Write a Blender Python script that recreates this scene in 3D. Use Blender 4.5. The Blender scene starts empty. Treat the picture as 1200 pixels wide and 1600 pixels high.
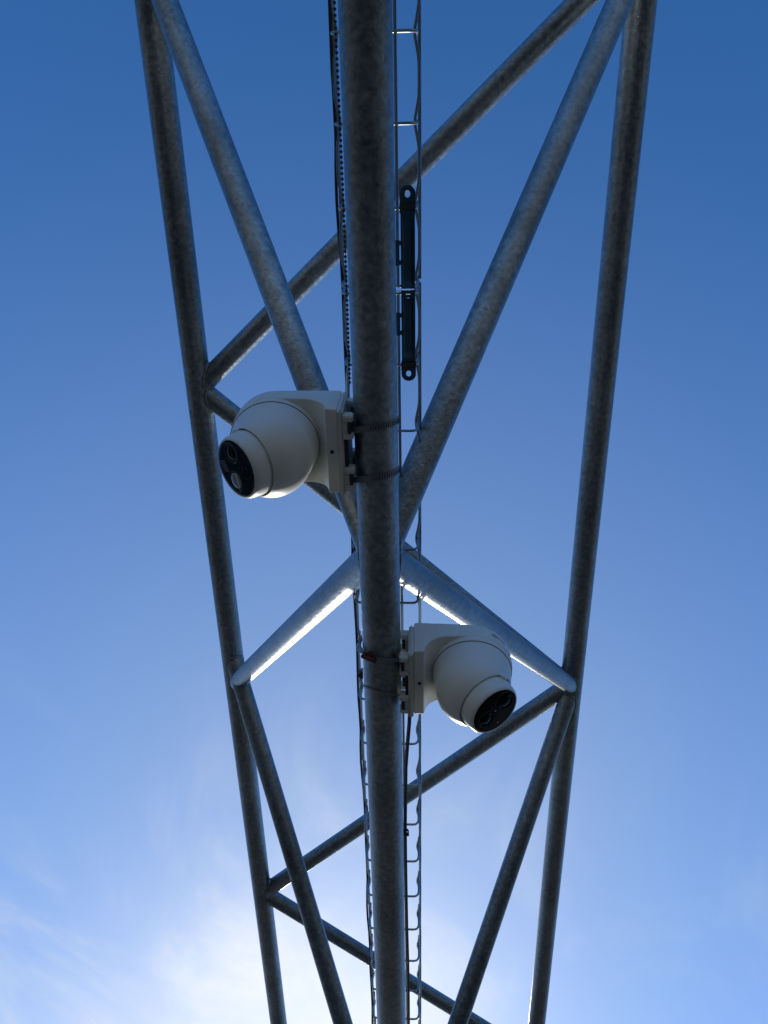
import bpy, bmesh, math, random
from mathutils import Vector, Matrix, Euler

random.seed(7)
scene = bpy.context.scene
COL = scene.collection
S = 0.001                      # everything below is written in millimetres
CAM_H = 1600.0                 # eye height above the ground
OFF = Vector((0, 0, CAM_H))

# ------------------------------------------------------------------ camera frame
F_PX = 1312.0
M = Matrix(((0.9987002873211388, 0.003423272284458285, -0.050852898752591),
            (0.020102483919655367, 0.8904013998205973, 0.454732050044618),
            (0.046836163858014764, -0.45516329861313226, 0.8891753175559238)))


def at(px, py, z):
    """world point (mm, above the eye) on the level plane z that the photograph shows at px, py"""
    w = M @ Vector((px - 600.0, py - 800.0, F_PX))
    return w * (z / w.z)


# ------------------------------------------------------------------ object helpers
def tag(o, label=None, cat=None, group=None, kind=None):
    for k, v in (('label', label), ('category', cat), ('group', group), ('kind', kind)):
        if v:
            o[k] = v
    return o


def thing(name, loc, label, cat, group=None):
    o = bpy.data.objects.new(name, None)
    o.empty_display_size = 0.05
    o.location = (Vector(loc) + OFF) * S
    COL.objects.link(o)
    return tag(o, label, cat, group)


def build(name, bm, mat, parent=None, origin=(0, 0, 0), smooth=True, angle=40):
    """link a bmesh written in mm; origin = the parent's (or own) base in mm, subtracted"""
    og = Vector(origin)
    for v in bm.verts:
        v.co = (v.co - og) * S
    bmesh.ops.recalc_face_normals(bm, faces=bm.faces)
    me = bpy.data.meshes.new(name)
    lim = math.radians(angle)
    for f in bm.faces:
        f.smooth = smooth
    for e in bm.edges:
        if len(e.link_faces) == 2 and e.calc_face_angle(0) > lim:
            e.smooth = False
    bm.to_mesh(me)
    bm.free()
    me.materials.append(mat)
    o = bpy.data.objects.new(name, me)
    COL.objects.link(o)
    if parent is not None:
        o.parent = parent
    else:
        o.location = (og + OFF) * S
    return o


def frame_of(d):
    d = d.normalized()
    u = Vector((0, 0, 1)).cross(d)
    if u.length < 1e-4:
        u = Vector((1, 0, 0)).cross(d)
    u.normalize()
    return u, d.cross(u)


def tube(bm, pts, r, seg=12, closed=False, cap=True, rad=None):
    """sweep a circle along pts with a parallel-transported frame"""
    pts = [Vector(p) for p in pts]
    n = len(pts)
    tang = []
    for i in range(n):
        a = pts[(i - 1) % n] if (closed or i > 0) else pts[i]
        b = pts[(i + 1) % n] if (closed or i < n - 1) else pts[i]
        tang.append((b - a).normalized())
    u, v = frame_of(tang[0])
    rings = []
    for i in range(n):
        if i:
            q = tang[i - 1].rotation_difference(tang[i])
            u = q @ u
            u = (u - tang[i] * u.dot(tang[i])).normalized()
            v = tang[i].cross(u)
        rr = rad[i] if rad else r
        rings.append([bm.verts.new(pts[i] + (u * math.cos(k * 2 * math.pi / seg) + v * math.sin(k * 2 * math.pi / seg)) * rr)
                      for k in range(seg)])
    for i in range(n if closed else n - 1):
        A, B = rings[i], rings[(i + 1) % n]
        for k in range(seg):
            bm.faces.new((A[k], A[(k + 1) % seg], B[(k + 1) % seg], B[k]))
    if cap and not closed:
        bm.faces.new(rings[0][::-1])
        bm.faces.new(rings[-1])
    return rings


def box(bm, lo, hi, bev=0.0):
    t = bmesh.new()
    bmesh.ops.create_cube(t, size=1)
    lo, hi = Vector(lo), Vector(hi)
    for v in t.verts:
        v.co = Vector((lo[i] + (v.co[i] + 0.5) * (hi[i] - lo[i]) for i in range(3)))
    if bev:
        bmesh.ops.bevel(t, geom=t.edges[:], offset=bev, segments=2, affect='EDGES')
    join(bm, t)


def join(bm, t):
    m = {}
    for v in t.verts:
        m[v] = bm.verts.new(v.co)
    for f in t.faces:
        try:
            bm.faces.new([m[v] for v in f.verts])
        except ValueError:
            pass
    t.free()


def lathe(bm, prof, o, axis, seg=64, cap_end=True):
    """prof: (d along axis, radius)"""
    o, axis = Vector(o), Vector(axis).normalized()
    u, v = frame_of(axis)
    rings = []
    for d, r in prof:
        rings.append([bm.verts.new(o + axis * d + (u * math.cos(k * 2 * math.pi / seg) + v * math.sin(k * 2 * math.pi / seg)) * r)
                      for k in range(seg)])
    for A, B in zip(rings, rings[1:]):
        for k in range(seg):
            bm.faces.new((A[k], A[(k + 1) % seg], B[(k + 1) % seg], B[k]))
    if cap_end:
        bm.faces.new(rings[-1])
        bm.faces.new(rings[0][::-1])


def plate(bm, outer, holes, z0, z1, to3=lambda x, y, z: (x, y, z)):
    """flat plate with round-ended outline and holes, thickness z0..z1"""
    t = bmesh.new()
    loops = []
    for lp in [outer] + holes:
        vs = [t.verts.new((p[0], p[1], z0)) for p in lp]
        loops.append(vs)
        for i in range(len(vs)):
            t.edges.new((vs[i], vs[(i + 1) % len(vs)]))
    bmesh.ops.triangle_fill(t, use_beauty=True, use_dissolve=False, edges=t.edges[:])
    r = bmesh.ops.extrude_face_region(t, geom=t.faces[:])
    for g in r['geom']:
        if isinstance(g, bmesh.types.BMVert):
            g.co.z = z1
    for v in t.verts:
        v.co = Vector(to3(*v.co))
    join(bm, t)


# ------------------------------------------------------------------ materials
def mat(name):
    m = bpy.data.materials.new(name)
    m.use_nodes = True
    nt = m.node_tree
    return m, nt, nt.nodes['Principled BSDF'], nt.nodes, nt.links


def zinc_material(name, c0, c1, rough=(0.36, 0.58), metallic=0.85, scale=1.0, stain=0.5, bump=0.3):
    m, nt, b, N, L = mat(name)
    tc = N.new('ShaderNodeTexCoord')
    oi = N.new('ShaderNodeObjectInfo')
    add = N.new('ShaderNodeVectorMath'); add.operation = 'MULTIPLY_ADD'
    L.new(tc.outputs['Object'], add.inputs[0]); add.inputs[1].default_value = (1, 1, 1)
    sc = N.new('ShaderNodeVectorMath'); sc.operation = 'SCALE'; sc.inputs['Scale'].default_value = 37.0
    cmb = N.new('ShaderNodeCombineXYZ')
    L.new(oi.outputs['Random'], cmb.inputs[0]); L.new(oi.outputs['Random'], cmb.inputs[2])
    L.new(cmb.outputs[0], sc.inputs[0]); L.new(sc.outputs[0], add.inputs[2])
    # spangle cells, mottled oxide, long run marks
    n1 = N.new('ShaderNodeTexNoise'); n1.inputs['Scale'].default_value = 105 * scale; n1.inputs['Detail'].default_value = 6; n1.inputs['Roughness'].default_value = 0.66
    n2 = N.new('ShaderNodeTexNoise'); n2.inputs['Scale'].default_value = 16 * scale; n2.inputs['Detail'].default_value = 4
    n2.inputs['Distortion'].default_value = 0.8
    n3 = N.new('ShaderNodeTexNoise'); n3.inputs['Scale'].default_value = 260 * scale; n3.inputs['Detail'].default_value = 3
    vo = N.new('ShaderNodeTexVoronoi'); vo.inputs['Scale'].default_value = 150 * scale
    for t in (n1, n2, n3, vo):
        L.new(add.outputs[0], t.inputs['Vector'])
    r1 = N.new('ShaderNodeMapRange'); r1.inputs['From Min'].default_value = 0.3; r1.inputs['From Max'].default_value = 0.72
    L.new(n1.outputs[0], r1.inputs[0])
    mx = N.new('ShaderNodeMix'); mx.data_type = 'RGBA'
    mx.inputs[6].default_value = (*c0, 1); mx.inputs[7].default_value = (*c1, 1)
    L.new(r1.outputs[0], mx.inputs[0])
    r2 = N.new('ShaderNodeMapRange'); r2.inputs['From Min'].default_value = 0.42; r2.inputs['From Max'].default_value = 0.68
    r2.inputs['To Max'].default_value = stain
    L.new(n2.outputs[0], r2.inputs[0])
    mx2 = N.new('ShaderNodeMix'); mx2.data_type = 'RGBA'
    L.new(r2.outputs[0], mx2.inputs[0]); L.new(mx.outputs[2], mx2.inputs[6])
    mx2.inputs[7].default_value = (c0[0] * 0.62, c0[1] * 0.62, c0[2] * 0.62, 1)
    mx3 = N.new('ShaderNodeMix'); mx3.data_type = 'RGBA'; mx3.blend_type = 'MULTIPLY'; mx3.inputs[0].default_value = 0.28
    L.new(mx2.outputs[2], mx3.inputs[6]); L.new(vo.outputs['Color'], mx3.inputs[7])
    bw = N.new('ShaderNodeRGBToBW'); L.new(vo.outputs['Color'], bw.inputs[0])
    L.new(bw.outputs[0], mx3.inputs[7])
    # broad drifts of duller and brighter coating along the tube
    n4 = N.new('ShaderNodeTexNoise'); n4.inputs['Scale'].default_value = 3.2 * scale; n4.inputs['Detail'].default_value = 5; n4.inputs['Roughness'].default_value = 0.6
    L.new(add.outputs[0], n4.inputs['Vector'])
    r4 = N.new('ShaderNodeMapRange'); r4.inputs['From Min'].default_value = 0.32; r4.inputs['From Max'].default_value = 0.68
    r4.inputs['To Min'].default_value = 0.72; r4.inputs['To Max'].default_value = 1.18; L.new(n4.outputs[0], r4.inputs[0])
    vs4 = N.new('ShaderNodeVectorMath'); vs4.operation = 'SCALE'; L.new(mx3.outputs[2], vs4.inputs[0]); L.new(r4.outputs[0], vs4.inputs['Scale'])
    L.new(vs4.outputs[0], b.inputs['Base Color'])
    r3 = N.new('ShaderNodeMapRange'); r3.inputs['To Min'].default_value = rough[0]; r3.inputs['To Max'].default_value = rough[1]
    r3.inputs['From Min'].default_value = 0.3; r3.inputs['From Max'].default_value = 0.7
    L.new(n1.outputs[0], r3.inputs[0]); L.new(r3.outputs[0], b.inputs['Roughness'])
    b.inputs['Metallic'].default_value = metallic
    bp = N.new('ShaderNodeBump'); bp.inputs['Strength'].default_value = bump; bp.inputs['Distance'].default_value = 0.0022
    ad = N.new('ShaderNodeMath'); ad.operation = 'ADD'
    ad.operation = 'MULTIPLY_ADD'; ad.inputs[1].default_value = 0.25
    L.new(n3.outputs[0], ad.inputs[0]); L.new(n1.outputs[0], ad.inputs[2]); L.new(ad.outputs[0], bp.inputs['Height'])
    L.new(bp.outputs[0], b.inputs['Normal'])
    return m


def plain(name, col, rough=0.5, metallic=0.0, var=0.12, scale=60, bump=0.0, coat=0.0):
    m, nt, b, N, L = mat(name)
    tc = N.new('ShaderNodeTexCoord')
    n = N.new('ShaderNodeTexNoise'); n.inputs['Scale'].default_value = scale; n.inputs['Detail'].default_value = 5
    L.new(tc.outputs['Object'], n.inputs['Vector'])
    mx = N.new('ShaderNodeMix'); mx.data_type = 'RGBA'
    mx.inputs[6].default_value = (*[c * (1 - var) for c in col], 1)
    mx.inputs[7].default_value = (*[min(1, c * (1 + var)) for c in col], 1)
    L.new(n.outputs[0], mx.inputs[0]); L.new(mx.outputs[2], b.inputs['Base Color'])
    b.inputs['Roughness'].default_value = rough
    b.inputs['Metallic'].default_value = metallic
    b.inputs['Coat Weight'].default_value = coat
    if bump:
        bp = N.new('ShaderNodeBump'); bp.inputs['Strength'].default_value = bump; bp.inputs['Distance'].default_value = 0.001
        L.new(n.outputs[0], bp.inputs['Height']); L.new(bp.outputs[0], b.inputs['Normal'])
    return m


ZINC = zinc_material('galvanised_zinc', (0.255, 0.295, 0.305), (0.54, 0.59, 0.595), (0.30, 0.50), 0.95, 1.0, 0.26, 0.68)
WIRE = plain('zinc_wire', (0.32, 0.37, 0.38), 0.38, 0.9, 0.25, 120)
BLUEZ = plain('blue_passivated_zinc', (0.075, 0.175, 0.24), 0.28, 0.9, 0.3, 50, 0.05)
STEEL = plain('strap_steel', (0.30, 0.31, 0.31), 0.42, 0.85, 0.2, 90)
WHITE = plain('white_housing_paint', (0.83, 0.825, 0.745), 0.38, 0.0, 0.03, 18, 0.02)
GREYP = plain('pale_plastic', (0.70, 0.70, 0.63), 0.5, 0.0, 0.05, 30)
GROOVE = plain('dark_fill', (0.03, 0.032, 0.033), 0.6)  # near-black fill; shade in gaps, slots and holes put into the colour
GLASS = plain('dark_front_glass', (0.018, 0.025, 0.038), 0.16, 0.0, 0.1, 20)
GLASS.node_tree.nodes['Principled BSDF'].inputs['IOR'].default_value = 1.2
BLACKG = plain('black_front_glass', (0.004, 0.005, 0.008), 0.14, 0.0, 0.1, 20)
BLACKG.node_tree.nodes['Principled BSDF'].inputs['IOR'].default_value = 1.12
LENSB = plain('lens_black', (0.004, 0.004, 0.006), 0.08, 0.0, 0.1, 20)
LENSR = plain('lens_ring', (0.055, 0.062, 0.074), 0.3)
LENSW = plain('pale_lens', (0.42, 0.43, 0.43), 0.15, 0.2, 0.2, 200)  # pale tone carries the lens's white reflection; indicator dots share it
for m_ in (LENSB, LENSR):
    m_.node_tree.nodes['Principled BSDF'].inputs['IOR'].default_value = 1.2
LINE = plain('panel_seam', (0.075, 0.085, 0.10), 0.5)
INK = plain('grey_print', (0.10, 0.11, 0.12), 0.6)
CABLE = plain('black_cable', (0.016, 0.017, 0.018), 0.5, 0.0, 0.2, 80)
REDP = plain('rusty_red', (0.085, 0.014, 0.012), 0.6, 0.1, 0.4, 220, 0.2)
ORANGE = plain('orange_clip', (0.30, 0.06, 0.02), 0.6, 0.0, 0.2, 200)

# ------------------------------------------------------------------ lattice truss
LEGS = {'N': (-70.1, 1079.9), 'L': (-543.7, 1893.4), 'R': (405.5, 1893.4)}
Y0, Y1 = -5700.0, 11000.0
LEG_R, BR_R = 30.15, 24.15
base = Vector((0, 0, 1079.9))
truss = thing('lattice_truss', base, 'long three-legged truss of welded galvanised steel tubes running overhead under the sky', 'truss')


def leg_pt(k, s):
    return Vector((LEGS[k][0], s, LEGS[k][1]))


for k in 'NLR':
    bm = bmesh.new()
    n = 60
    tube(bm, [leg_pt(k, Y0 + (Y1 - Y0) * i / n) for i in range(n + 1)], LEG_R, 64)
    build('leg', bm, ZINC, truss, base)


def weld(bm, p, d, leg):
    """bead along the line where a brace (axis from p along d) meets a leg"""
    u, v = frame_of(d)
    c = leg_pt(leg, p.y)
    pts = []
    for i in range(48):
        a = i * 2 * math.pi / 48
        q = p + (u * math.cos(a) + v * math.sin(a)) * BR_R
        dx, dz, ox, oz = d.x, d.z, q.x - c.x, q.z - c.z
        A = dx * dx + dz * dz
        B = 2 * (ox * dx + oz * dz)
        Cc = ox * ox + oz * oz - (LEG_R + 0.5) ** 2
        disc = B * B - 4 * A * Cc
        if disc < 0:
            return
        pts.append(q + d * ((-B + math.sqrt(disc)) / (2 * A)))
    tube(bm, pts, 3.2, 8, closed=True, rad=[3.0 + random.uniform(-.7, .7) for _ in pts])


def brace(k0, s0, k1, s1):
    bm = bmesh.new()
    a, b = leg_pt(k0, s0), leg_pt(k1, s1)
    d = (b - a).normalized()
    tube(bm, [a + (b - a) * i / 12 for i in range(13)], BR_R, 48)
    weld(bm, a, d, k0)
    weld(bm, b, -d, k1)
    build('brace', bm, ZINC, truss, base)


P = 1750.0
for k in range(-3, 6):
    a = -236 + P * k
    m = 638 + P * k
    c = a + P
    j = lambda: random.uniform(-8, 8)
    if k == 0:
        e = dict(D1=(-250, 645), D2=(615, 1519), E1=(-233, 631), E2=(619, 1514), B1=(-237, 639), B2=(637, 1514))
    elif k == 1:
        e = dict(D1=(1412, 2484), D2=(2365, 3268), E1=(1526, 2497), E2=(2370, 3262), B1=(1504, 2398), B2=(2388, 3263))
    else:
        e = {n: (a + j(), m + j()) if n[1] == '1' else (m + j(), c + j()) for n in ('D1', 'D2', 'E1', 'E2', 'B1', 'B2')}
    brace('L', e['D1'][0], 'N', e['D1'][1])
    brace('N', e['D2'][0], 'L', e['D2'][1])
    brace('R', e['E1'][0], 'N', e['E1'][1])
    brace('N', e['E2'][0], 'R', e['E2'][1])
    brace('R', e['B1'][0], 'L', e['B1'][1])
    brace('L', e['B2'][0], 'R', e['B2'][1])

# ------------------------------------------------------------------ wire cable tray, two lengths end to end
TZ = 1150.0
XL, XR = -119.0, -11.0


def cross_path(y):
    """one bent wire: left lip, wall, rounded corner, floor, corner, wall, right lip"""
    half = [(-13.5, 0, 60), (-14.2, 0, 48), (-14.2, 0, 34), (-13.8, 0, 22), (-13.6, 0, 12), (-15.2, 0, 5), (-18.7, 0, 1.2), (-24, 0, 0)]
    right = [Vector((x, y, TZ + z)) for x, _, z in half]
    left = [Vector((-130 - p.x, p.y, p.z)) for p in right]
    return left + right[::-1]


def tray(ya, yb, rungs, label):
    o = Vector((-65, ya, TZ))
    t = thing('cable_tray', o, label, 'cable tray', 'wire cable trays along the truss')
    for x, z in ((-90.0, 4.0), (-40.0, 4.0)):
        bm = bmesh.new()
        tube(bm, [(x, ya, TZ + z), (x, yb, TZ + z)], 2.2, 8)
        build('floor_wire', bm, WIRE, t, o)
    for x, inw in ((XL, 1), (XR, -1)):
        # the middle wall wire is crimped inward where it crosses each bent wire
        bm = bmesh.new()
        pts = [Vector((x + inw * 0.5, ya, TZ + 37))]
        for r in sorted(rungs):
            for dy, k in ((-42, 0), (-30, .06), (-22, .3), (-5, .96), (0, 1.0), (5, .96), (22, .3), (30, .06), (42, 0)):
                if ya + 1 < r + dy < yb - 1:
                    pts.append(Vector((x + inw * (0.5 + 5.2 * k), r + dy, TZ + 37)))
        pts.append(Vector((x + inw * 0.5, yb, TZ + 37)))
        tube(bm, pts, 2.0, 8)
        build('wall_wire', bm, WIRE, t, o)
    for x, z in ((XL, 58.0), (XR, 58.0)):
        bm = bmesh.new()
        n = int((yb - ya) / 50)
        tube(bm, [(x + random.uniform(-.4, .4), ya + (yb - ya) * i / n, TZ + z) for i in range(n + 1)], 2.3, 8)
        build('side_wire', bm, WIRE, t, o)
    for y in rungs:
        bm = bmesh.new()
        tube(bm, cross_path(y), 2.1, 8)
        build('cross_wire', bm, WIRE, t, o)
    return t


tray(-2760, 247, [244.9 - 100 * i for i in range(30)], 'wire basket cable tray length ending at the dark splice bracket, above the upper white camera')
tray(252.2, 3260, [254.4 + 100 * i for i in range(30)], 'wire basket cable tray length running past both white cameras toward the sun')

# ------------------------------------------------------------------ tray splice bracket
SX, SZ = -26.0, 1142.0
so = Vector((SX, 245, SZ))
splice = thing('tray_splice_bracket', so, 'dark bluish metal bracket with a hole in each rounded end joining two cable tray lengths', 'bracket')


def arc(cx, cy, r, a0, a1, n):
    return [(cx + r * math.cos(math.radians(a0 + (a1 - a0) * i / n)), cy + r * math.sin(math.radians(a0 + (a1 - a0) * i / n))) for i in range(n + 1)]


def circ(cx, cy, rx, ry, n=20):
    return [(cx + rx * math.cos(2 * math.pi * i / n), cy + ry * math.sin(2 * math.pi * i / n)) for i in range(n)]


bm = bmesh.new()
for sgn, y_end, y_in in ((-1, 126.0, 246.4), (1, 365.0, 248.2)):
    w, we = 9.4, 10.2
    def o3(x, y, z, s=sgn):
        return (SX + x, y, SZ + z)
    if sgn < 0:
        outer = arc(0, y_end, we, 180, 360, 14) + [(we, 146), (w, 149), (w, y_in), (-w, y_in), (-w, 149), (-we, 146)]
    else:
        outer = arc(0, y_end, we, 0, 180, 14) + [(-we, 348), (-w, 345), (-w, y_in), (w, y_in), (w, 345), (we, 348)]
    holes = [circ(0, y_end - 0.5 * sgn, 3.6, 4.6)]
    if sgn > 0:
        holes.append(circ(0, 262.5, 3.4, 4.4))
        holes.append([(-3, 252), (3, 252), (3, 254.5), (-3, 254.5)])
    else:
        holes.append([(-3.5, 238.5), (-1.5, 238.5), (-1.5, 240), (1.5, 240), (1.5, 238.5), (3.5, 238.5), (3.5, 243.5), (-3.5, 243.5)])
    plate(bm, outer, holes, -1.5, 0, o3)
build('back_plate', bm, BLUEZ, splice, so, angle=30)
for ya, yb in ((168, 236), (268, 332)):
    bm = bmesh.new()
    # rolled channel: a hat section pressed out toward the ground with sloping ends
    prof = [(-7.0, -1.6), (-6.2, -4.2), (-5.4, -4.8), (4.6, -4.8), (5.4, -4.2), (6.2, -1.6), (9.6, -1.6), (9.6, -8.0), (8.4, -8.0), (8.4, -1.2), (-7.0, -1.2)]
    rings = []
    for y, k in ((ya - 9, 0.18), (ya, 1), (yb, 1), (yb + 9, 0.18)):
        rings.append([bm.verts.new((SX + x, y, SZ + (z + 1.4) * k - 1.4)) for x, z in prof])
    for A, B in zip(rings, rings[1:]):
        for i in range(len(prof)):
            bm.faces.new((A[i], A[(i + 1) % len(prof)], B[(i + 1) % len(prof)], B[i]))
    bm.faces.new(rings[0]); bm.faces.new(rings[-1][::-1])
    build('channel', bm, BLUEZ, splice, so, smooth=False)
for y in (144.9, 354.4):
    bm = bmesh.new()
    box(bm, (SX - 10.6, y + 1.0, SZ - 4.0), (SX + 10, y + 5.4, SZ - 1.6), 0.8)
    box(bm, (SX - 9.4, y - 3, SZ - 0.2), (SX + 9.4, y + 3, SZ + 14), 0.8)
    hook = build('wire_hook', bm, BLUEZ, splice, so)
    bm = bmesh.new()
    box(bm, (SX - 10.6, y - 7.0, SZ - 4.6), (SX + 10.6, y + 0.6, SZ - 1.6), 0.8)
    build('hook_liner', bm, GROOVE, hook, so)
for ya, yb in ((183, 216), (278, 310)):
    bm = bmesh.new()
    box(bm, (SX - 16.5, ya, SZ - 3.6), (SX - 11, yb, SZ - 1.6), 0.5)
    box(bm, (SX - 11.2, ya + 1, SZ - 3.0), (SX - 8.0, ya + 7, SZ - 1.0), 0.3)
    box(bm, (SX - 11.2, yb - 7, SZ - 3.0), (SX - 8.0, yb - 1, SZ - 1.0), 0.3)
    build('side_tab', bm, BLUEZ, splice, so)

# ------------------------------------------------------------------ turret cameras
NX, NZ = LEGS['N']
HR = 65.0            # hood radius
RC = 113.0           # pole surface to hood centre


def camera_meshes(ctr_y, sgn, label, logo, n):
    """sgn -1: hangs out toward -X; +1: toward +X.  local: x out from the pole surface, y along pole, z above the pole axis"""
    base = Vector((NX + sgn * LEG_R, ctr_y, NZ))

    def W(x, y, z):
        return Vector((base.x + sgn * x, base.y + sgn * y, base.z + z))

    t = thing('security_camera', base, label, 'security camera', 'white security cameras strapped to the truss')
    # hood, wall plate and fillet in one lofted shell
    st = [20.0, 22.0, 30.0, 36.0]
    b_of = lambda x: -24.0 if x <= 37 else (14.0 - 38.0 * (1 - math.sin(math.acos(max(-1, min(1, 1 - (x - 37) / 33.0))))) if x < 70 else 14.0)
    st += [37 + 33 * (1 - math.cos(math.radians(a))) for a in range(6, 91, 7)]
    st += [75, 82, 90, 98, 106, 112]
    st += [RC + (HR) * math.sin(math.radians(a)) for a in range(-4, 90, 4)] + [RC + HR - 0.02]
    st = sorted(set(round(s, 3) for s in st))

    def half(x):
        if x < RC:
            k = (x - 20) / (RC - 20)
            return 62.0 + (HR - 62.0) * k
        return math.sqrt(max(0.0, HR * HR - (x - RC) ** 2))
    bm = bmesh.new()
    rings = []
    for x in st:
        w = max(0.6, half(x))
        zt, zb = 57.0 - 14.0 * max(0.0, (x - 30) / (RC + HR - 30)), b_of(x)
        if x <= 20.5:
            w -= 1.5; zt -= 1.5; zb += 1.5
        rt, rb = min(7.0, w * 0.45), min(2.2, w * 0.4)
        if x > RC:
            zt -= 4.0 * ((x - RC) / HR) ** 6
        ring = []
        for cy, cz, r, a0 in ((w - rb, zb + rb, rb, -90), (w - rt, zt - rt, rt, 0), (-w + rt, zt - rt, rt, 90), (-w + rb, zb + rb, rb, 180)):
            for i in range(5):
                a = math.radians(a0 + 90 * i / 4)
                ring.append(bm.verts.new(W(x, cy + r * math.cos(a), cz + r * math.sin(a))))
        rings.append(ring)
    for A, B in zip(rings, rings[1:]):
        for i in range(len(A)):
            bm.faces.new((A[i], A[(i + 1) % len(A)], B[(i + 1) % len(A)], B[i]))
    bm.faces.new(rings[0]); bm.faces.new(rings[-1][::-1])
    # the round lip the turret drops out of
    lathe(bm, [(-0.5, 60.5), (-0.5, 63.0), (0.6, 63.9), (10, 64.2), (14, 64.2)], W(RC, 0, 4.0), (0, 0, 1), 96)
    hood = build('bracket_hood', bm, WHITE, t, base, angle=32)
    bm = bmesh.new()
    lathe(bm, [(-1.2, 1.0), (-1.2, 2.6), (0.4, 3.0), (2, 3.0)], W(29.5, 0, -23.8), (0, 0, 1), 20)
    lathe(bm, [(0, 1.8), (1, 2.2)], W(29.5, 0, -25.2), (0, 0, 1), 20)
    build('screw_hole', bm, GROOVE, hood, base)
    # pole adapter: dished plate with four strap feet
    bm = bmesh.new()
    box(bm, W(12, -63, -34) if sgn > 0 else W(20, 63, -34), W(20, 63, 46) if sgn > 0 else W(12, -63, 46), 2.5)
    def bx(x0, x1, y0, y1, z0, z1, bev=1.0, b=bm):
        a, c = W(x0, y0, z0), W(x1, y1, z1)
        box(b, [min(a[i], c[i]) for i in range(3)], [max(a[i], c[i]) for i in range(3)], bev)
    for yc in (-38, 38):
        for z0, z1 in ((-33, -15), (26, 43)):
            bx(-1.5, 14, yc - 17, yc - 8, z0, z1, 1.5)
            bx(-1.5, 14, yc + 8, yc + 17, z0, z1, 1.5)
            bx(5.5, 14, yc - 9, yc + 9, z0 + 1, z1 - 1, 1.0)
    adapter = build('pole_adapter', bm, GREYP, t, base, angle=32)
    bm = bmesh.new()
    for yc in (-38, 38):
        for zz in (-24, 34):
            bx(1.0, 5.8, yc - 7.6, yc + 7.6, zz - 9.6, zz + 9.6, 0.3, bm)
    bx(7, 12.4, -20, 20, -28, 40, 0.5, bm)
    build('strap_slot', bm, GROOVE, adapter, base)
    # turret cup
    C0 = W(RC, 0, -34.0)
    n = Vector(n).normalized()
    u, v = frame_of(n)
    RS = 58.6
    bm = bmesh.new()
    th0 = math.radians(56.0)
    rings = []
    SEG = 112
    d0, r0 = RS * math.cos(th0), RS * math.sin(th0)
    prof = [(d0 - 5.0, r0 - 1.5), (d0 - 1.2, r0 - 1.4), (d0 - 0.2, r0 - 1.0), (d0, r0)]
    prof += [(RS * math.cos(th0 + (math.pi - 0.05 - th0) * i / 40), RS * math.sin(th0 + (math.pi - 0.05 - th0) * i / 40)) for i in range(1, 41)]
    for d_, r_ in prof:
        ring = []
        for i in range(SEG):
            a = 2 * math.pi * i / SEG
            p = n * d_ + (u * math.cos(a) + v * math.sin(a)) * r_
            if p.z > 0:
                # above the ball's middle the cup runs up to the hood as a slightly widening sleeve
                h = math.hypot(p.x, p.y)
                q = min(1.0, p.z / RS * 1.3)
                rr = math.sqrt(d_ * d_ + r_ * r_) / RS
                k = min((RS + 4.6 * q) * rr / max(h, 1e-6), 2.6)
                p = Vector((p.x * k, p.y * k, 41.0 * q))
            ring.append(bm.verts.new(C0 + p))
        rings.append(ring)
    for A, B in zip(rings, rings[1:]):
        for i in range(SEG):
            bm.faces.new((A[i], A[(i + 1) % SEG], B[(i + 1) % SEG], B[i]))
    cup = build('turret_cup', bm, WHITE, t, base, angle=50)
    bm = bmesh.new()
    lathe(bm, [(0, 61.0), (0, 63.4), (1.0, 63.4), (1.0, 61.0)], W(RC, 0, 2.6), (0, 0, 1), 96, cap_end=False)
    build('seam', bm, GROOVE, cup, base)
    # tilting eyeball with its barrel
    bm = bmesh.new()
    prof = [(54.5 * math.cos(math.radians(a)), 54.5 * math.sin(math.radians(a))) for a in range(100, 60, -4)]
    prof += [(29.0, 45.4), (33.5, 45.3), (40, 45.1), (47, 44.4), (52.5, 43.6), (55.6, 42.1), (57.2, 40.6), (57.4, 39.6), (56.4, 39.0), (54.5, 38.8)]
    lathe(bm, prof, C0, n, 112)
    eye = build('eyeball', bm, WHITE, t, base, angle=40)
    # pivot lug on the cup lip
    m_ax = Vector((0.354, 0.888, -0.293)) if sgn < 0 else Vector((-0.571, 0.666, -0.480))
    m_ax = (m_ax - n * m_ax.dot(n)).normalized()        # runs down the face
    q_ax = n.cross(m_ax).normalized() * (1 if sgn < 0 else -1)
    FR = 39.4

    def on(m_, q_, d):
        return C0 + n * d + m_ax * (m_ * FR) + q_ax * (q_ * FR)
    bm = bmesh.new()
    lathe(bm, [(54.0, FR), (56.2, FR), (56.9, FR - 1.2), (57.1, FR - 4), (57.3, 6)], C0, n, 96)
    build('front_glass', bm, GLASS if sgn < 0 else BLACKG, eye, base)
    bm = bmesh.new()
    lathe(bm, [(29.6, 48.5), (29.8, 48.5), (29.8, 45.0), (29.6, 45.0)], C0, n, 112, cap_end=False)
    build('seam', bm, GROOVE, eye, base)

    def lens(m_, q_, r, inner, matr, ring_mat=LENSR):
        bm = bmesh.new()
        lathe(bm, [(56.8, r - 0.2), (58.2, r), (58.8, r - 0.6), (58.6, r - 2.0), (57.5, r - 2.6), (57.4, r * inner + 1.2), (57.9, r * inner)], on(m_, q_, 0), n, 40, cap_end=True)
        lo = build('lens', bm, ring_mat, eye, base)
        bm = bmesh.new()
        k = r * inner
        lathe(bm, [(57.6, k)] + [(58.0 + 2.2 * math.sin(math.radians(a)), k * math.cos(math.radians(a)) + 0.05) for a in range(0, 91, 15)], on(m_, q_, 0), n, 36)
        build('lens', bm, matr, eye, base)
        return lo
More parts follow.
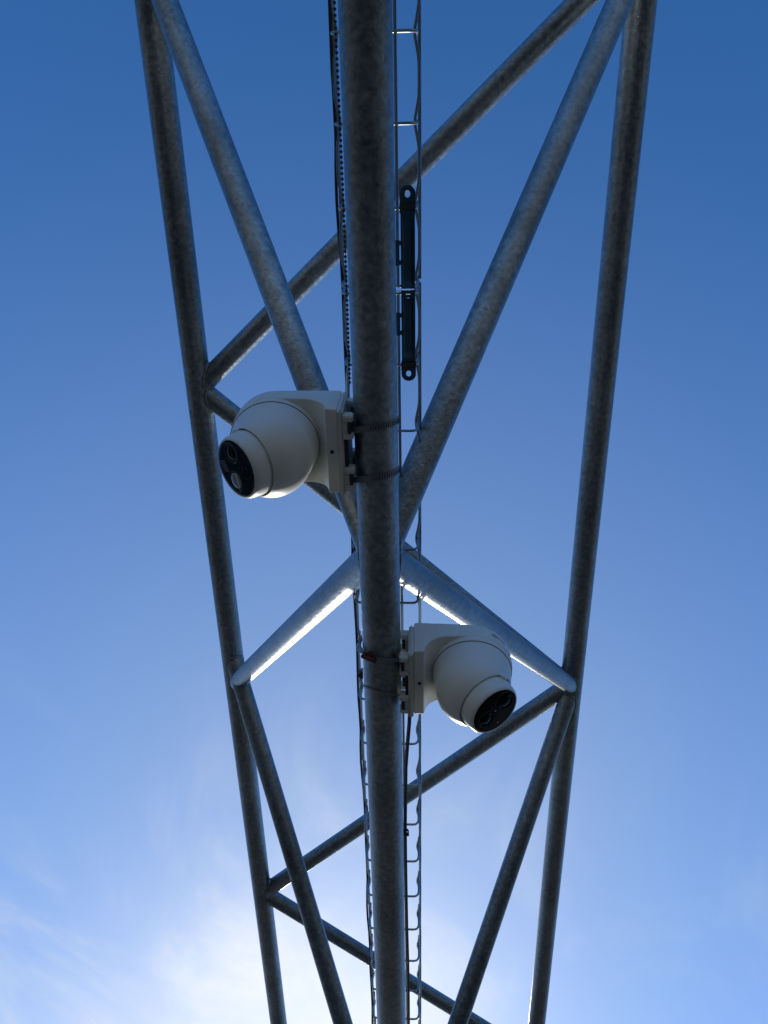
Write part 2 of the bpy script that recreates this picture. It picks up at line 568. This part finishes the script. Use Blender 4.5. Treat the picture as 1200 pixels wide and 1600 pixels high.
    if sgn < 0:
        lens(-.54, .12, 14.6, .58, LENSB)
        lens(.38, -.26, 14.6, .76, LENSW)
        bm = bmesh.new()
        for s_, dd, mtx in ((1, 0, LENSB),):
            lathe(bm, [(57.0, 1.0), (58.3, 1.0), (58.6, .86), (58.2, .72), (57.9, .6), (58.4, .3)], Vector((0, 0, 0)), (0, 0, 1), 40)
            for vv in bm.verts:
                a_, b_, d_ = vv.co
                vv.co = C0 + n * d_ + m_ax * (.28 * FR + a_ * 12.2) + q_ax * (.56 * FR + b_ * 6.6)
        build('lamp_slot', bm, LENSB, eye, base)
        bm = bmesh.new()
        for i in range(6):
            a_ = -.52 + i * .07
            tube(bm, [on(-.40 + i * .075 - .02, -.82 + .02 * i, 57.3), on(-.40 + i * .075 + .02, -.46, 57.3)], 0.9, 6)
        build('speaker_grille', bm, LINE, eye, base)
        bm = bmesh.new()
        pts = [on(m_, q_, 57.4) for m_, q_ in ((-.93, -.1), (-.9, .25), (-.6, .5), (-.2, .38), (-.02, .2), (.02, .1), (.1, .16), (.35, .2), (.6, .15), (.78, -.1), (.8, -.4), (.6, -.66), (.3, -.7), (.05, -.5), (-.1, -.3), (-.4, -.3), (-.75, -.3))]
        tube(bm, pts, 0.35, 6, closed=True)
        build('panel_seam', bm, LINE, eye, base)
    else:
        lens(-.54, -.06, 13.8, .62, LENSB, LENSB)
        lens(.45, .10, 12.6, .62, LENSB, LENSB)
        bm = bmesh.new()
        rt = [(-.88, .30), (-.72, .46), (-.5, .46), (-.28, .32), (-.1, .22), (.05, .24), (.2, .34), (.42, .46), (.62, .42), (.78, .24), (.84, .02)]
        lf = [(-.88, -.34), (-.7, -.50), (-.45, -.50), (-.22, -.36), (-.04, -.24), (.1, -.2), (.28, -.26), (.46, -.32), (.64, -.3), (.78, -.18), (.84, .02)]
        dense = lambda l: [l[0]] + [((a[0] * (1 - k / 4) + b[0] * k / 4), (a[1] * (1 - k / 4) + b[1] * k / 4)) for a, b in zip(l, l[1:]) for k in range(1, 5)]
        tube(bm, [on(m_, q_, 57.35) for m_, q_ in dense(rt)], 0.42, 6)
        tube(bm, [on(m_, q_, 57.35) for m_, q_ in dense(lf)], 0.42, 6)
        build('panel_seam', bm, LINE, eye, base)
        for m_, q_ in ((.3, -.62), (-.02, .02)):
            bm = bmesh.new()
            lathe(bm, [(56.9, 1.5), (57.7, 1.5), (58.0, 1.0), (58.0, .2)], on(m_, q_, 0), n, 16)
            build('indicator_lamp', bm, LENSW, eye, base)
    # lug of the pivot, in the gap at the upper end of the lip
    bm = bmesh.new()
    lp = C0 + n * 33 - m_ax * 46.0 - q_ax * (4 if sgn < 0 else -8)
    ico = bmesh.new()
    bmesh.ops.create_icosphere(ico, subdivisions=3, radius=1)
    for vv in ico.verts:
        vv.co = lp + n * vv.co.x * 6 + m_ax * vv.co.y * 4.5 + q_ax * vv.co.z * 8
    join(bm, ico)
    build('pivot_lug', bm, WHITE, cup, base)
    if logo:
        cu = bpy.data.curves.new('wordmark', 'FONT')
        cu.body = '@lhua'
        cu.size = 1.0
        cu.align_x = 'CENTER'
        tmp = bpy.data.objects.new('wordmark', cu)
        COL.objects.link(tmp)
        bpy.context.view_layer.update()
        me = bpy.data.meshes.new_from_object(tmp.evaluated_get(bpy.context.evaluated_depsgraph_get()))
        bpy.data.objects.remove(tmp)
        bm = bmesh.new()
        bm.from_mesh(me)
        bpy.data.meshes.remove(me)
        for _ in range(2):
            bmesh.ops.subdivide_edges(bm, edges=[e for e in bm.edges if e.calc_length() > 0.15], cuts=2)
        ang0 = math.radians(-49)
        for vv in bm.verts:
            a = ang0 + vv.co.x * 11.0 / HR
            vv.co = W(RC + (HR + 0.25) * math.cos(a), (HR + 0.25) * math.sin(a), 27 + vv.co.y * 9.5)
        build('wordmark', bm, INK, hood, base, smooth=False)
    return t


camera_meshes(448, -1, 'white turret security camera showing three separate round lenses, strapped beside the splice bracket', 0, (-0.672, 0.031, -0.740))
camera_meshes(843, 1, 'white turret security camera with glossy black face, nearer the sun, beside the red clamp', 1, (0.54, 0.08, -0.83))


# ------------------------------------------------------------------ hose clamps
def hose_clamp(yc, sgn, skew, tilt, label, ribs=True, width=9.5, th=0.9, red=False, slot_dy=0.0):
    o = Vector((NX, yc, NZ))
    t = thing('hose_clamp', o, label, 'hose clamp', 'steel straps holding the cameras to the tube')
    R = LEG_R + 0.4
    X = R + 3.4            # strap passes the slot just off the pole surface
    prof = []
    a0 = math.degrees(math.acos(R / math.hypot(X, 22))) + math.degrees(math.atan2(22, X))
    a_start = math.degrees(math.atan2(22, X)) + math.degrees(math.acos(min(1, R / math.hypot(X, 22))))
    ang = [a_start + (360 - 2 * a_start) * i / 72 for i in range(73)]
    for a in ang:
        prof.append((R * math.cos(math.radians(a)), R * math.sin(math.radians(a)), a))
    prof = [(X, 22, 0)] + prof + [(X, -22, 0)]
    bm = bmesh.new()
    rings = []
    n = len(prof)
    for i in range(n):
        a, b, c = prof[i - 1], prof[i], prof[(i + 1) % n]
        tx, tz = c[0] - a[0], c[1] - a[1]
        l = math.hypot(tx, tz)
        nx, nz = tz / l, -tx / l
        if nx * b[0] + nz * b[1] < 0:
            nx, nz = -nx, -nz
        y = yc + skew * b[0] / 30 + tilt * b[1] / 30
        h = th
        pts = [(0, -width / 2), (h, -width / 2), (h, width / 2), (0, width / 2)]
        rings.append([bm.verts.new((NX + sgn * (b[0] + nx * d), y + w, NZ + b[1] + nz * d)) for d, w in pts])
    for i in range(n):
        A, B = rings[i], rings[(i + 1) % n]
        for k in range(4):
            bm.faces.new((A[k], A[(k + 1) % 4], B[(k + 1) % 4], B[k]))
    build('band', bm, STEEL, t, o, smooth=False)
    if ribs:
        bm = bmesh.new()
        for i in range(24):
            a = math.radians(a_start + 6 + i * 6.6)
            a = -a
            x, z = R * math.cos(a), R * math.sin(a)
            y = yc + skew * x / 30 + tilt * z / 30
            k = (R + th) / R
            tube(bm, [(NX + sgn * x * k, y - width * .34, NZ + z * k), (NX + sgn * x * k, y + width * .34, NZ + z * k)], 0.6, 6)
        build('worm_thread', bm, GROOVE, t, o)
    # screw housing: out of sight on top for the ribbed straps, under the tube for the red one
    a = math.radians(238 if red else 70)
    x, z = R * math.cos(a), R * math.sin(a)
    y = yc + skew * x / 30 + tilt * z / 30
    bm = bmesh.new()
    tx, tz = -math.sin(a), math.cos(a)
    box(bm, (-9, -7, 0.5), (9, 7, 6.5), 2.0)
    lathe(bm, [(-12, 3.6), (-9, 4.2), (9, 4.2), (13, 4.2), (13.4, 3.4)], (0, 0, 5.6), (1, 0, 0), 20)
    for v in bm.verts:
        p = v.co.copy()
        v.co = Vector((NX + sgn * (x + tx * p.x + math.cos(a) * p.z), y + p.y, NZ + z + tz * p.x + math.sin(a) * p.z))
    build('screw_housing', bm, REDP if red else STEEL, t, o)
    if red:
        bm = bmesh.new()
        pts = []
        for i in range(10):
            aa = math.radians(215 - i * 12)
            rr = R + 2 + i * 0.7
            pts.append((NX + sgn * rr * math.cos(aa), y + 2 - i * 0.8, NZ + rr * math.sin(aa)))
        tube(bm, pts, 1.6, 8)
        pts = [(p[0], p[1] - 6, p[2]) for p in pts[:7]]
        tube(bm, pts, 1.4, 8)
        build('band_tail', bm, STEEL, t, o)
    return t


hose_clamp(416, -1, 5, 6, 'ribbed steel strap round the tube at the three-lens camera, the one nearer the splice bracket')
hose_clamp(490, -1, 5, 6, 'ribbed steel strap round the tube at the three-lens camera, the one nearer the crossing braces')
hose_clamp(806, 1, 5, 15, 'steel strap with rusty red screw housing under the tube', False, 6.5, 1.0, True)
hose_clamp(876, 1, 8, 20, 'thin dark steel strap at the black-faced camera, just past the red clamp', False, 3.0, 1.2)

# ------------------------------------------------------------------ cables and small clips
# beaded cord beside the tube down into the first camera
o = Vector((-107, -1400, 1118))
bm = bmesh.new()
pts = []
y = -1400.0
while y < 376:
    pts.append(Vector((-107.4 + 0.5 * math.sin(y / 90.0), y, 1120 + 1.5 * math.sin(y / 130.0))))
    y += 6.3
for p in pts:
    s = bmesh.new()
    bmesh.ops.create_icosphere(s, subdivisions=2, radius=2.1)
    for v in s.verts:
        v.co += p
    join(bm, s)
tube(bm, pts + [Vector((-109, 384, 1119)), Vector((-113, 396, 1121)), Vector((-117, 404, 1125))], 0.4, 6)
tag(build('beaded_cord', bm, CABLE, None, o), 'thin black beaded cord hanging along the thick tube into the three-lens camera mount', 'cord')

# black cable lashed to the tray wall
o = Vector((-119, -2700, 1170))
bm = bmesh.new()
pts = []
for i in range(150):
    y = -2700 + i * 40
    w = abs(math.sin((y - 45) / 100.0 * math.pi / 2))
    pts.append(Vector((-119.3 - 3.6 * w * (0.6 + 0.4 * math.sin(y * 0.013)), y, 1190 + 8 * math.sin(y / 170.0))))
tube(bm, pts, 2.1, 8)
tag(build('tray_cable', bm, CABLE, None, o), 'slim black cable wandering along the outer wall of the wire tray', 'cable')

# dark lead from the second camera along the tube
o = Vector((-30, 880, 1120))
bm = bmesh.new()
ctrl = [at(641, 1100, 1132), at(639.5, 1130, 1132), at(636.5, 1165, 1134), at(634, 1200, 1136), at(633, 1290, 1138), at(633.5, 1340, 1138), at(634.5, 1400, 1138), at(635.5, 1452, 1138),
        at(637, 1500, 1138), at(638, 1560, 1138), at(638.5, 1640, 1138)]
ctrl += [ctrl[-1] + Vector((0.5, 350, 2)), ctrl[-1] + Vector((0, 900, 0))]
pts = []
for a, b in zip(ctrl, ctrl[1:]):
    for k in range(4):
        pts.append(a.lerp(b, k / 4))
tube(bm, pts, 3.4, 10)
tag(build('camera_lead', bm, CABLE, None, o), 'dark lead leaving the black-faced camera and following the thick tube toward the sun', 'cable')

for yy, lab in ((1300, 'small black tie knotted round the dark lead'),):
    p = at(633.5, 1300, 1137)
    bm = bmesh.new()
    tube(bm, [p + Vector((5.5 * math.cos(a), -3 + 6 * i / 23, 5.5 * math.sin(a))) for i, a in enumerate([2 * math.pi * k / 12 for k in range(24)])], 1.3, 6)
    box(bm, p + Vector((1.5, -4, -8)), p + Vector((7, 3, -3.5)), 0.8)
    tag(build('cable_tie', bm, CABLE, None, p), lab, 'cable tie')

# black wedge-shaped clip and orange clip on the tray's wall
p = at(563.5, 1052, 1135)
bm = bmesh.new()
plate(bm, [(4, -9), (4, 9), (-4.5, 3), (-4.5, -1)], [], -5, 5, lambda x, y, z: (p.x + x, p.y + y, p.z + z))
tag(build('tray_clip', bm, CABLE, None, p, smooth=False), 'small black wedge clip on the tray wall beside the red clamp', 'clip')
p = at(556.5, 853, 1152)
bm = bmesh.new()
box(bm, p + Vector((-3.5, -7, -4)), p + Vector((3.5, 7, 4)), 1.4)
tube(bm, [p + Vector((-4.2, 6, 6)), p + Vector((-4.2, 9, -2)), p + Vector((0, 12, -5.2)), p + Vector((7, 12, -5))], 1.1, 6)
tag(build('tray_clip', bm, ORANGE, None, p), 'small orange clip on the tray wall where the braces cross', 'clip')

# ------------------------------------------------------------------ ground
def ground_material():
    m, nt, b, N, L = mat('dry_ground')
    tc = N.new('ShaderNodeTexCoord')
    n1 = N.new('ShaderNodeTexNoise'); n1.inputs['Scale'].default_value = 0.35; n1.inputs['Detail'].default_value = 8
    n2 = N.new('ShaderNodeTexNoise'); n2.inputs['Scale'].default_value = 9; n2.inputs['Detail'].default_value = 8
    L.new(tc.outputs['Object'], n1.inputs['Vector']); L.new(tc.outputs['Object'], n2.inputs['Vector'])
    cr = N.new('ShaderNodeValToRGB')
    cr.color_ramp.elements[0].position = 0.35; cr.color_ramp.elements[0].color = (0.37, 0.355, 0.31, 1)
    cr.color_ramp.elements[1].position = 0.66; cr.color_ramp.elements[1].color = (0.58, 0.55, 0.49, 1)
    L.new(n1.outputs[0], cr.inputs[0])
    mx = N.new('ShaderNodeMix'); mx.data_type = 'RGBA'; mx.blend_type = 'MULTIPLY'; mx.inputs[0].default_value = 0.35
    L.new(cr.outputs[0], mx.inputs[6]); L.new(n2.outputs[0], mx.inputs[7])
    L.new(mx.outputs[2], b.inputs['Base Color'])
    b.inputs['Roughness'].default_value = 0.95
    return m


def sheet(name, x0, x1, y0, y1, z, matr):
    me = bpy.data.meshes.new(name)
    me.from_pydata([(x0, y0, z), (x1, y0, z), (x1, y1, z), (x0, y1, z)], [], [(0, 1, 2, 3)])
    me.materials.append(matr)
    o = bpy.data.objects.new(name, me)
    COL.objects.link(o)
    return tag(o, kind='structure')


ground = sheet('ground', -600, 600, -600, 600, 0.0, ground_material())
def added_hills():
    """a low wooded rise round the site, higher to both sides than ahead and behind"""
    n, rings = 180, ((70, 0.0), (85, 0.35), (105, 0.8), (130, 1.0), (170, 0.9), (240, 0.5), (330, -0.02))
    vs, fs = [], []
    for r, k in rings:
        for i in range(n):
            a = 2 * math.pi * i / n
            side = abs(math.cos(a)) ** 1.5
            h = (9 + 52 * side) * (1 + 0.16 * math.sin(5 * a + 1) + 0.1 * math.sin(13 * a) + random.uniform(-.07, .07))
            vs.append((r * math.cos(a), r * math.sin(a), h * k - 0.05))
    for j in range(len(rings) - 1):
        for i in range(n):
            fs.append((j * n + i, j * n + (i + 1) % n, (j + 1) * n + (i + 1) % n, (j + 1) * n + i))
    me = bpy.data.meshes.new('added_hills')
    me.from_pydata(vs, [], fs)
    me.materials.append(plain('added_hill_dark', (0.045, 0.055, 0.028), 0.95, 0, 0.5, 0.4, 0.3))
    o = bpy.data.objects.new('added_hills', me)
    COL.objects.link(o)
    return tag(o, kind='structure')


added_hills()  # unseen ring, added to keep low sky out of the tube edges
SHEET_DARK = plain('sheet_dark', (0.010, 0.013, 0.016), 0.9, 0, 0.35, 40, 0.3)
added_dark_sheet = sheet('added_dark_sheet', -14.0, 14.0, -4.0, 60, 0.004, SHEET_DARK)  # unseen sheet, added so the tubes' undersides reflect something dark

# ------------------------------------------------------------------ sky, sun, camera
SUN = (M @ Vector((525 - 600.0, 1690 - 800.0, F_PX))).normalized()
EL = math.asin(SUN.z)
AZ = math.atan2(SUN.x, SUN.y)          # from +Y toward +X

w = bpy.data.worlds.new('World')
scene.world = w
w.use_nodes = True
nt = w.node_tree
N, L = nt.nodes, nt.links
N.clear()
out = N.new('ShaderNodeOutputWorld')
bg = N.new('ShaderNodeBackground')
bg.inputs['Strength'].default_value = 0.15
sky = N.new('ShaderNodeTexSky')
sky.sky_type = 'NISHITA'
sky.sun_disc = False
sky.sun_elevation = EL
sky.sun_rotation = AZ
sky.altitude = 300
sky.air_density = 0.75
sky.dust_density = 0.25
sky.ozone_density = 6.0
tc = N.new('ShaderNodeTexCoord')
# thin cirrus: noise on the plane of a high cloud sheet
sep = N.new('ShaderNodeSeparateXYZ'); L.new(tc.outputs['Generated'], sep.inputs[0])
zz = N.new('ShaderNodeMath'); zz.operation = 'MAXIMUM'; zz.inputs[1].default_value = 0.06; L.new(sep.outputs[2], zz.inputs[0])
dx = N.new('ShaderNodeMath'); dx.operation = 'DIVIDE'; L.new(sep.outputs[0], dx.inputs[0]); L.new(zz.outputs[0], dx.inputs[1])
dy = N.new('ShaderNodeMath'); dy.operation = 'DIVIDE'; L.new(sep.outputs[1], dy.inputs[0]); L.new(zz.outputs[0], dy.inputs[1])
cv = N.new('ShaderNodeCombineXYZ'); L.new(dx.outputs[0], cv.inputs[0]); L.new(dy.outputs[0], cv.inputs[1])
mp = N.new('ShaderNodeMapping'); mp.inputs['Rotation'].default_value = (0, 0, 0.6); mp.inputs['Scale'].default_value = (2.6, 1.5, 1); mp.inputs['Location'].default_value = (3.1, 0.7, 0)
L.new(cv.outputs[0], mp.inputs[0])
cn = N.new('ShaderNodeTexNoise'); cn.inputs['Scale'].default_value = 1.1; cn.inputs['Detail'].default_value = 9; cn.inputs['Roughness'].default_value = 0.58; cn.inputs['Distortion'].default_value = 0.7
L.new(mp.outputs[0], cn.inputs['Vector'])
cr = N.new('ShaderNodeMapRange'); cr.interpolation_type = 'SMOOTHSTEP'
cr.inputs['From Min'].default_value = 0.42; cr.inputs['From Max'].default_value = 0.76
L.new(cn.outputs[0], cr.inputs[0])
# the cirrus bank lies low in the sky on the sun's side
dm = N.new('ShaderNodeMapRange'); dm.interpolation_type = 'SMOOTHSTEP'
dm.inputs['From Min'].default_value = 0.62; dm.inputs['From Max'].default_value = 1.7
L.new(dy.outputs[0], dm.inputs[0])
cm = N.new('ShaderNodeMath'); cm.operation = 'MULTIPLY'; L.new(cr.outputs[0], cm.inputs[0]); L.new(dm.outputs[0], cm.inputs[1])
# forward scattering of the thin cloud round the sun
dot = N.new('ShaderNodeVectorMath'); dot.operation = 'DOT_PRODUCT'
nrm = N.new('ShaderNodeVectorMath'); nrm.operation = 'NORMALIZE'; L.new(tc.outputs['Generated'], nrm.inputs[0])
L.new(nrm.outputs[0], dot.inputs[0]); dot.inputs[1].default_value = SUN
mxd = N.new('ShaderNodeMath'); mxd.operation = 'MAXIMUM'; mxd.inputs[1].default_value = 0; L.new(dot.outputs['Value'], mxd.inputs[0])
pw = N.new('ShaderNodeMath'); pw.operation = 'POWER'; pw.inputs[1].default_value = 14; L.new(mxd.outputs[0], pw.inputs[0])
cb = N.new('ShaderNodeMath'); cb.operation = 'MULTIPLY_ADD'; cb.inputs[1].default_value = 1.6; cb.inputs[2].default_value = 2.9
L.new(pw.outputs[0], cb.inputs[0])
cc = N.new('ShaderNodeVectorMath'); cc.operation = 'SCALE'; cc.inputs[0].default_value = (0.97, 1.0, 1.02)
L.new(cb.outputs[0], cc.inputs['Scale'])
mx = N.new('ShaderNodeMix'); mx.data_type = 'RGBA'
# an even thin veil that thickens toward the sun, under the wisps
p3 = N.new('ShaderNodeMath'); p3.operation = 'POWER'; p3.inputs[1].default_value = 4.0; L.new(mxd.outputs[0], p3.inputs[0])
vl = N.new('ShaderNodeMath'); vl.operation = 'MULTIPLY'; vl.inputs[1].default_value = 0.44; L.new(p3.outputs[0], vl.inputs[0])
wv = N.new('ShaderNodeMath'); wv.operation = 'MULTIPLY'; wv.inputs[1].default_value = 0.85; L.new(cm.outputs[0], wv.inputs[0])
vm = N.new('ShaderNodeMix'); vm.data_type = 'RGBA'; vm.inputs[7].default_value = (2.0, 2.35, 2.5, 1)
L.new(vl.outputs[0], vm.inputs[0])
side = N.new('ShaderNodeMapRange'); side.interpolation_type = 'SMOOTHSTEP'; side.inputs['From Min'].default_value = -0.15; side.inputs['From Max'].default_value = 0.35
side.inputs['To Min'].default_value = 1.0; side.inputs['To Max'].default_value = 0.3; L.new(dx.outputs[0], side.inputs[0])
ws = N.new('ShaderNodeMath'); ws.operation = 'MULTIPLY'; L.new(wv.outputs[0], ws.inputs[0]); L.new(side.outputs[0], ws.inputs[1])
# bright forward scattering close round the sun
pg = N.new('ShaderNodeMath'); pg.operation = 'POWER'; pg.inputs[1].default_value = 85; L.new(mxd.outputs[0], pg.inputs[0])
gl = N.new('ShaderNodeMath'); gl.operation = 'MULTIPLY'; gl.inputs[1].default_value = 0.58; L.new(pg.outputs[0], gl.inputs[0])
gm = N.new('ShaderNodeMix'); gm.data_type = 'RGBA'; gm.inputs[7].default_value = (4.6, 4.7, 4.7, 1)
L.new(gl.outputs[0], gm.inputs[0]); L.new(vm.outputs[2], gm.inputs[6])
# a bright cirrus bank low down beside the sun
bdir = (M @ Vector((285 - 600.0, 1705 - 800.0, F_PX))).normalized()
bd = N.new('ShaderNodeVectorMath'); bd.operation = 'DOT_PRODUCT'; L.new(nrm.outputs[0], bd.inputs[0]); bd.inputs[1].default_value = bdir
bm_ = N.new('ShaderNodeMath'); bm_.operation = 'MAXIMUM'; bm_.inputs[1].default_value = 0; L.new(bd.outputs['Value'], bm_.inputs[0])
bp_ = N.new('ShaderNodeMath'); bp_.operation = 'POWER'; bp_.inputs[1].default_value = 105; L.new(bm_.outputs[0], bp_.inputs[0])
bn = N.new('ShaderNodeMapRange'); bn.inputs['From Min'].default_value = 0.3; bn.inputs['From Max'].default_value = 0.7; bn.inputs['To Min'].default_value = 0.2; bn.inputs['To Max'].default_value = 0.92
L.new(cn.outputs[0], bn.inputs[0])
bk = N.new('ShaderNodeMath'); bk.operation = 'MULTIPLY'; L.new(bp_.outputs[0], bk.inputs[0]); L.new(bn.outputs[0], bk.inputs[1])
wa = N.new('ShaderNodeMath'); wa.operation = 'ADD'; wa.use_clamp = True; L.new(ws.outputs[0], wa.inputs[0]); L.new(bk.outputs[0], wa.inputs[1])
L.new(wa.outputs[0], mx.inputs[0]); hs = N.new('ShaderNodeHueSaturation'); hs.inputs['Saturation'].default_value = 1.15
L.new(sky.outputs[0], hs.inputs['Color']); L.new(hs.outputs[0], vm.inputs[6]); L.new(gm.outputs[2], mx.inputs[6]); L.new(cc.outputs[0], mx.inputs[7])
L.new(mx.outputs[2], bg.inputs['Color'])
L.new(bg.outputs[0], out.inputs[0])

sl = bpy.data.lights.new('sun', 'SUN')
sl.energy = 2.4
sl.angle = math.radians(0.5)
sl.color = (1.0, 0.95, 0.86)
so_ = bpy.data.objects.new('sun', sl)
so_.rotation_euler = SUN.to_track_quat('Z', 'Y').to_euler()
so_.location = (0, 0, 20)
COL.objects.link(so_)

cd = bpy.data.cameras.new('camera')
cd.sensor_fit = 'VERTICAL'
cd.sensor_height = 24.0
cd.sensor_width = 18.0
cd.lens = F_PX / 1600.0 * 24.0
cd.clip_start = 0.02
cd.clip_end = 3000
co = bpy.data.objects.new('camera', cd)
R = Matrix((M.col[0], -M.col[1], -M.col[2])).transposed()
co.matrix_world = Matrix.Translation(OFF * S) @ R.to_4x4()
COL.objects.link(co)
scene.camera = co

vs = scene.view_settings
vs.view_transform = 'Standard'
vs.look = 'None'
vs.exposure = 0.62
vs.gamma = 1.0
vs.use_curve_mapping = False
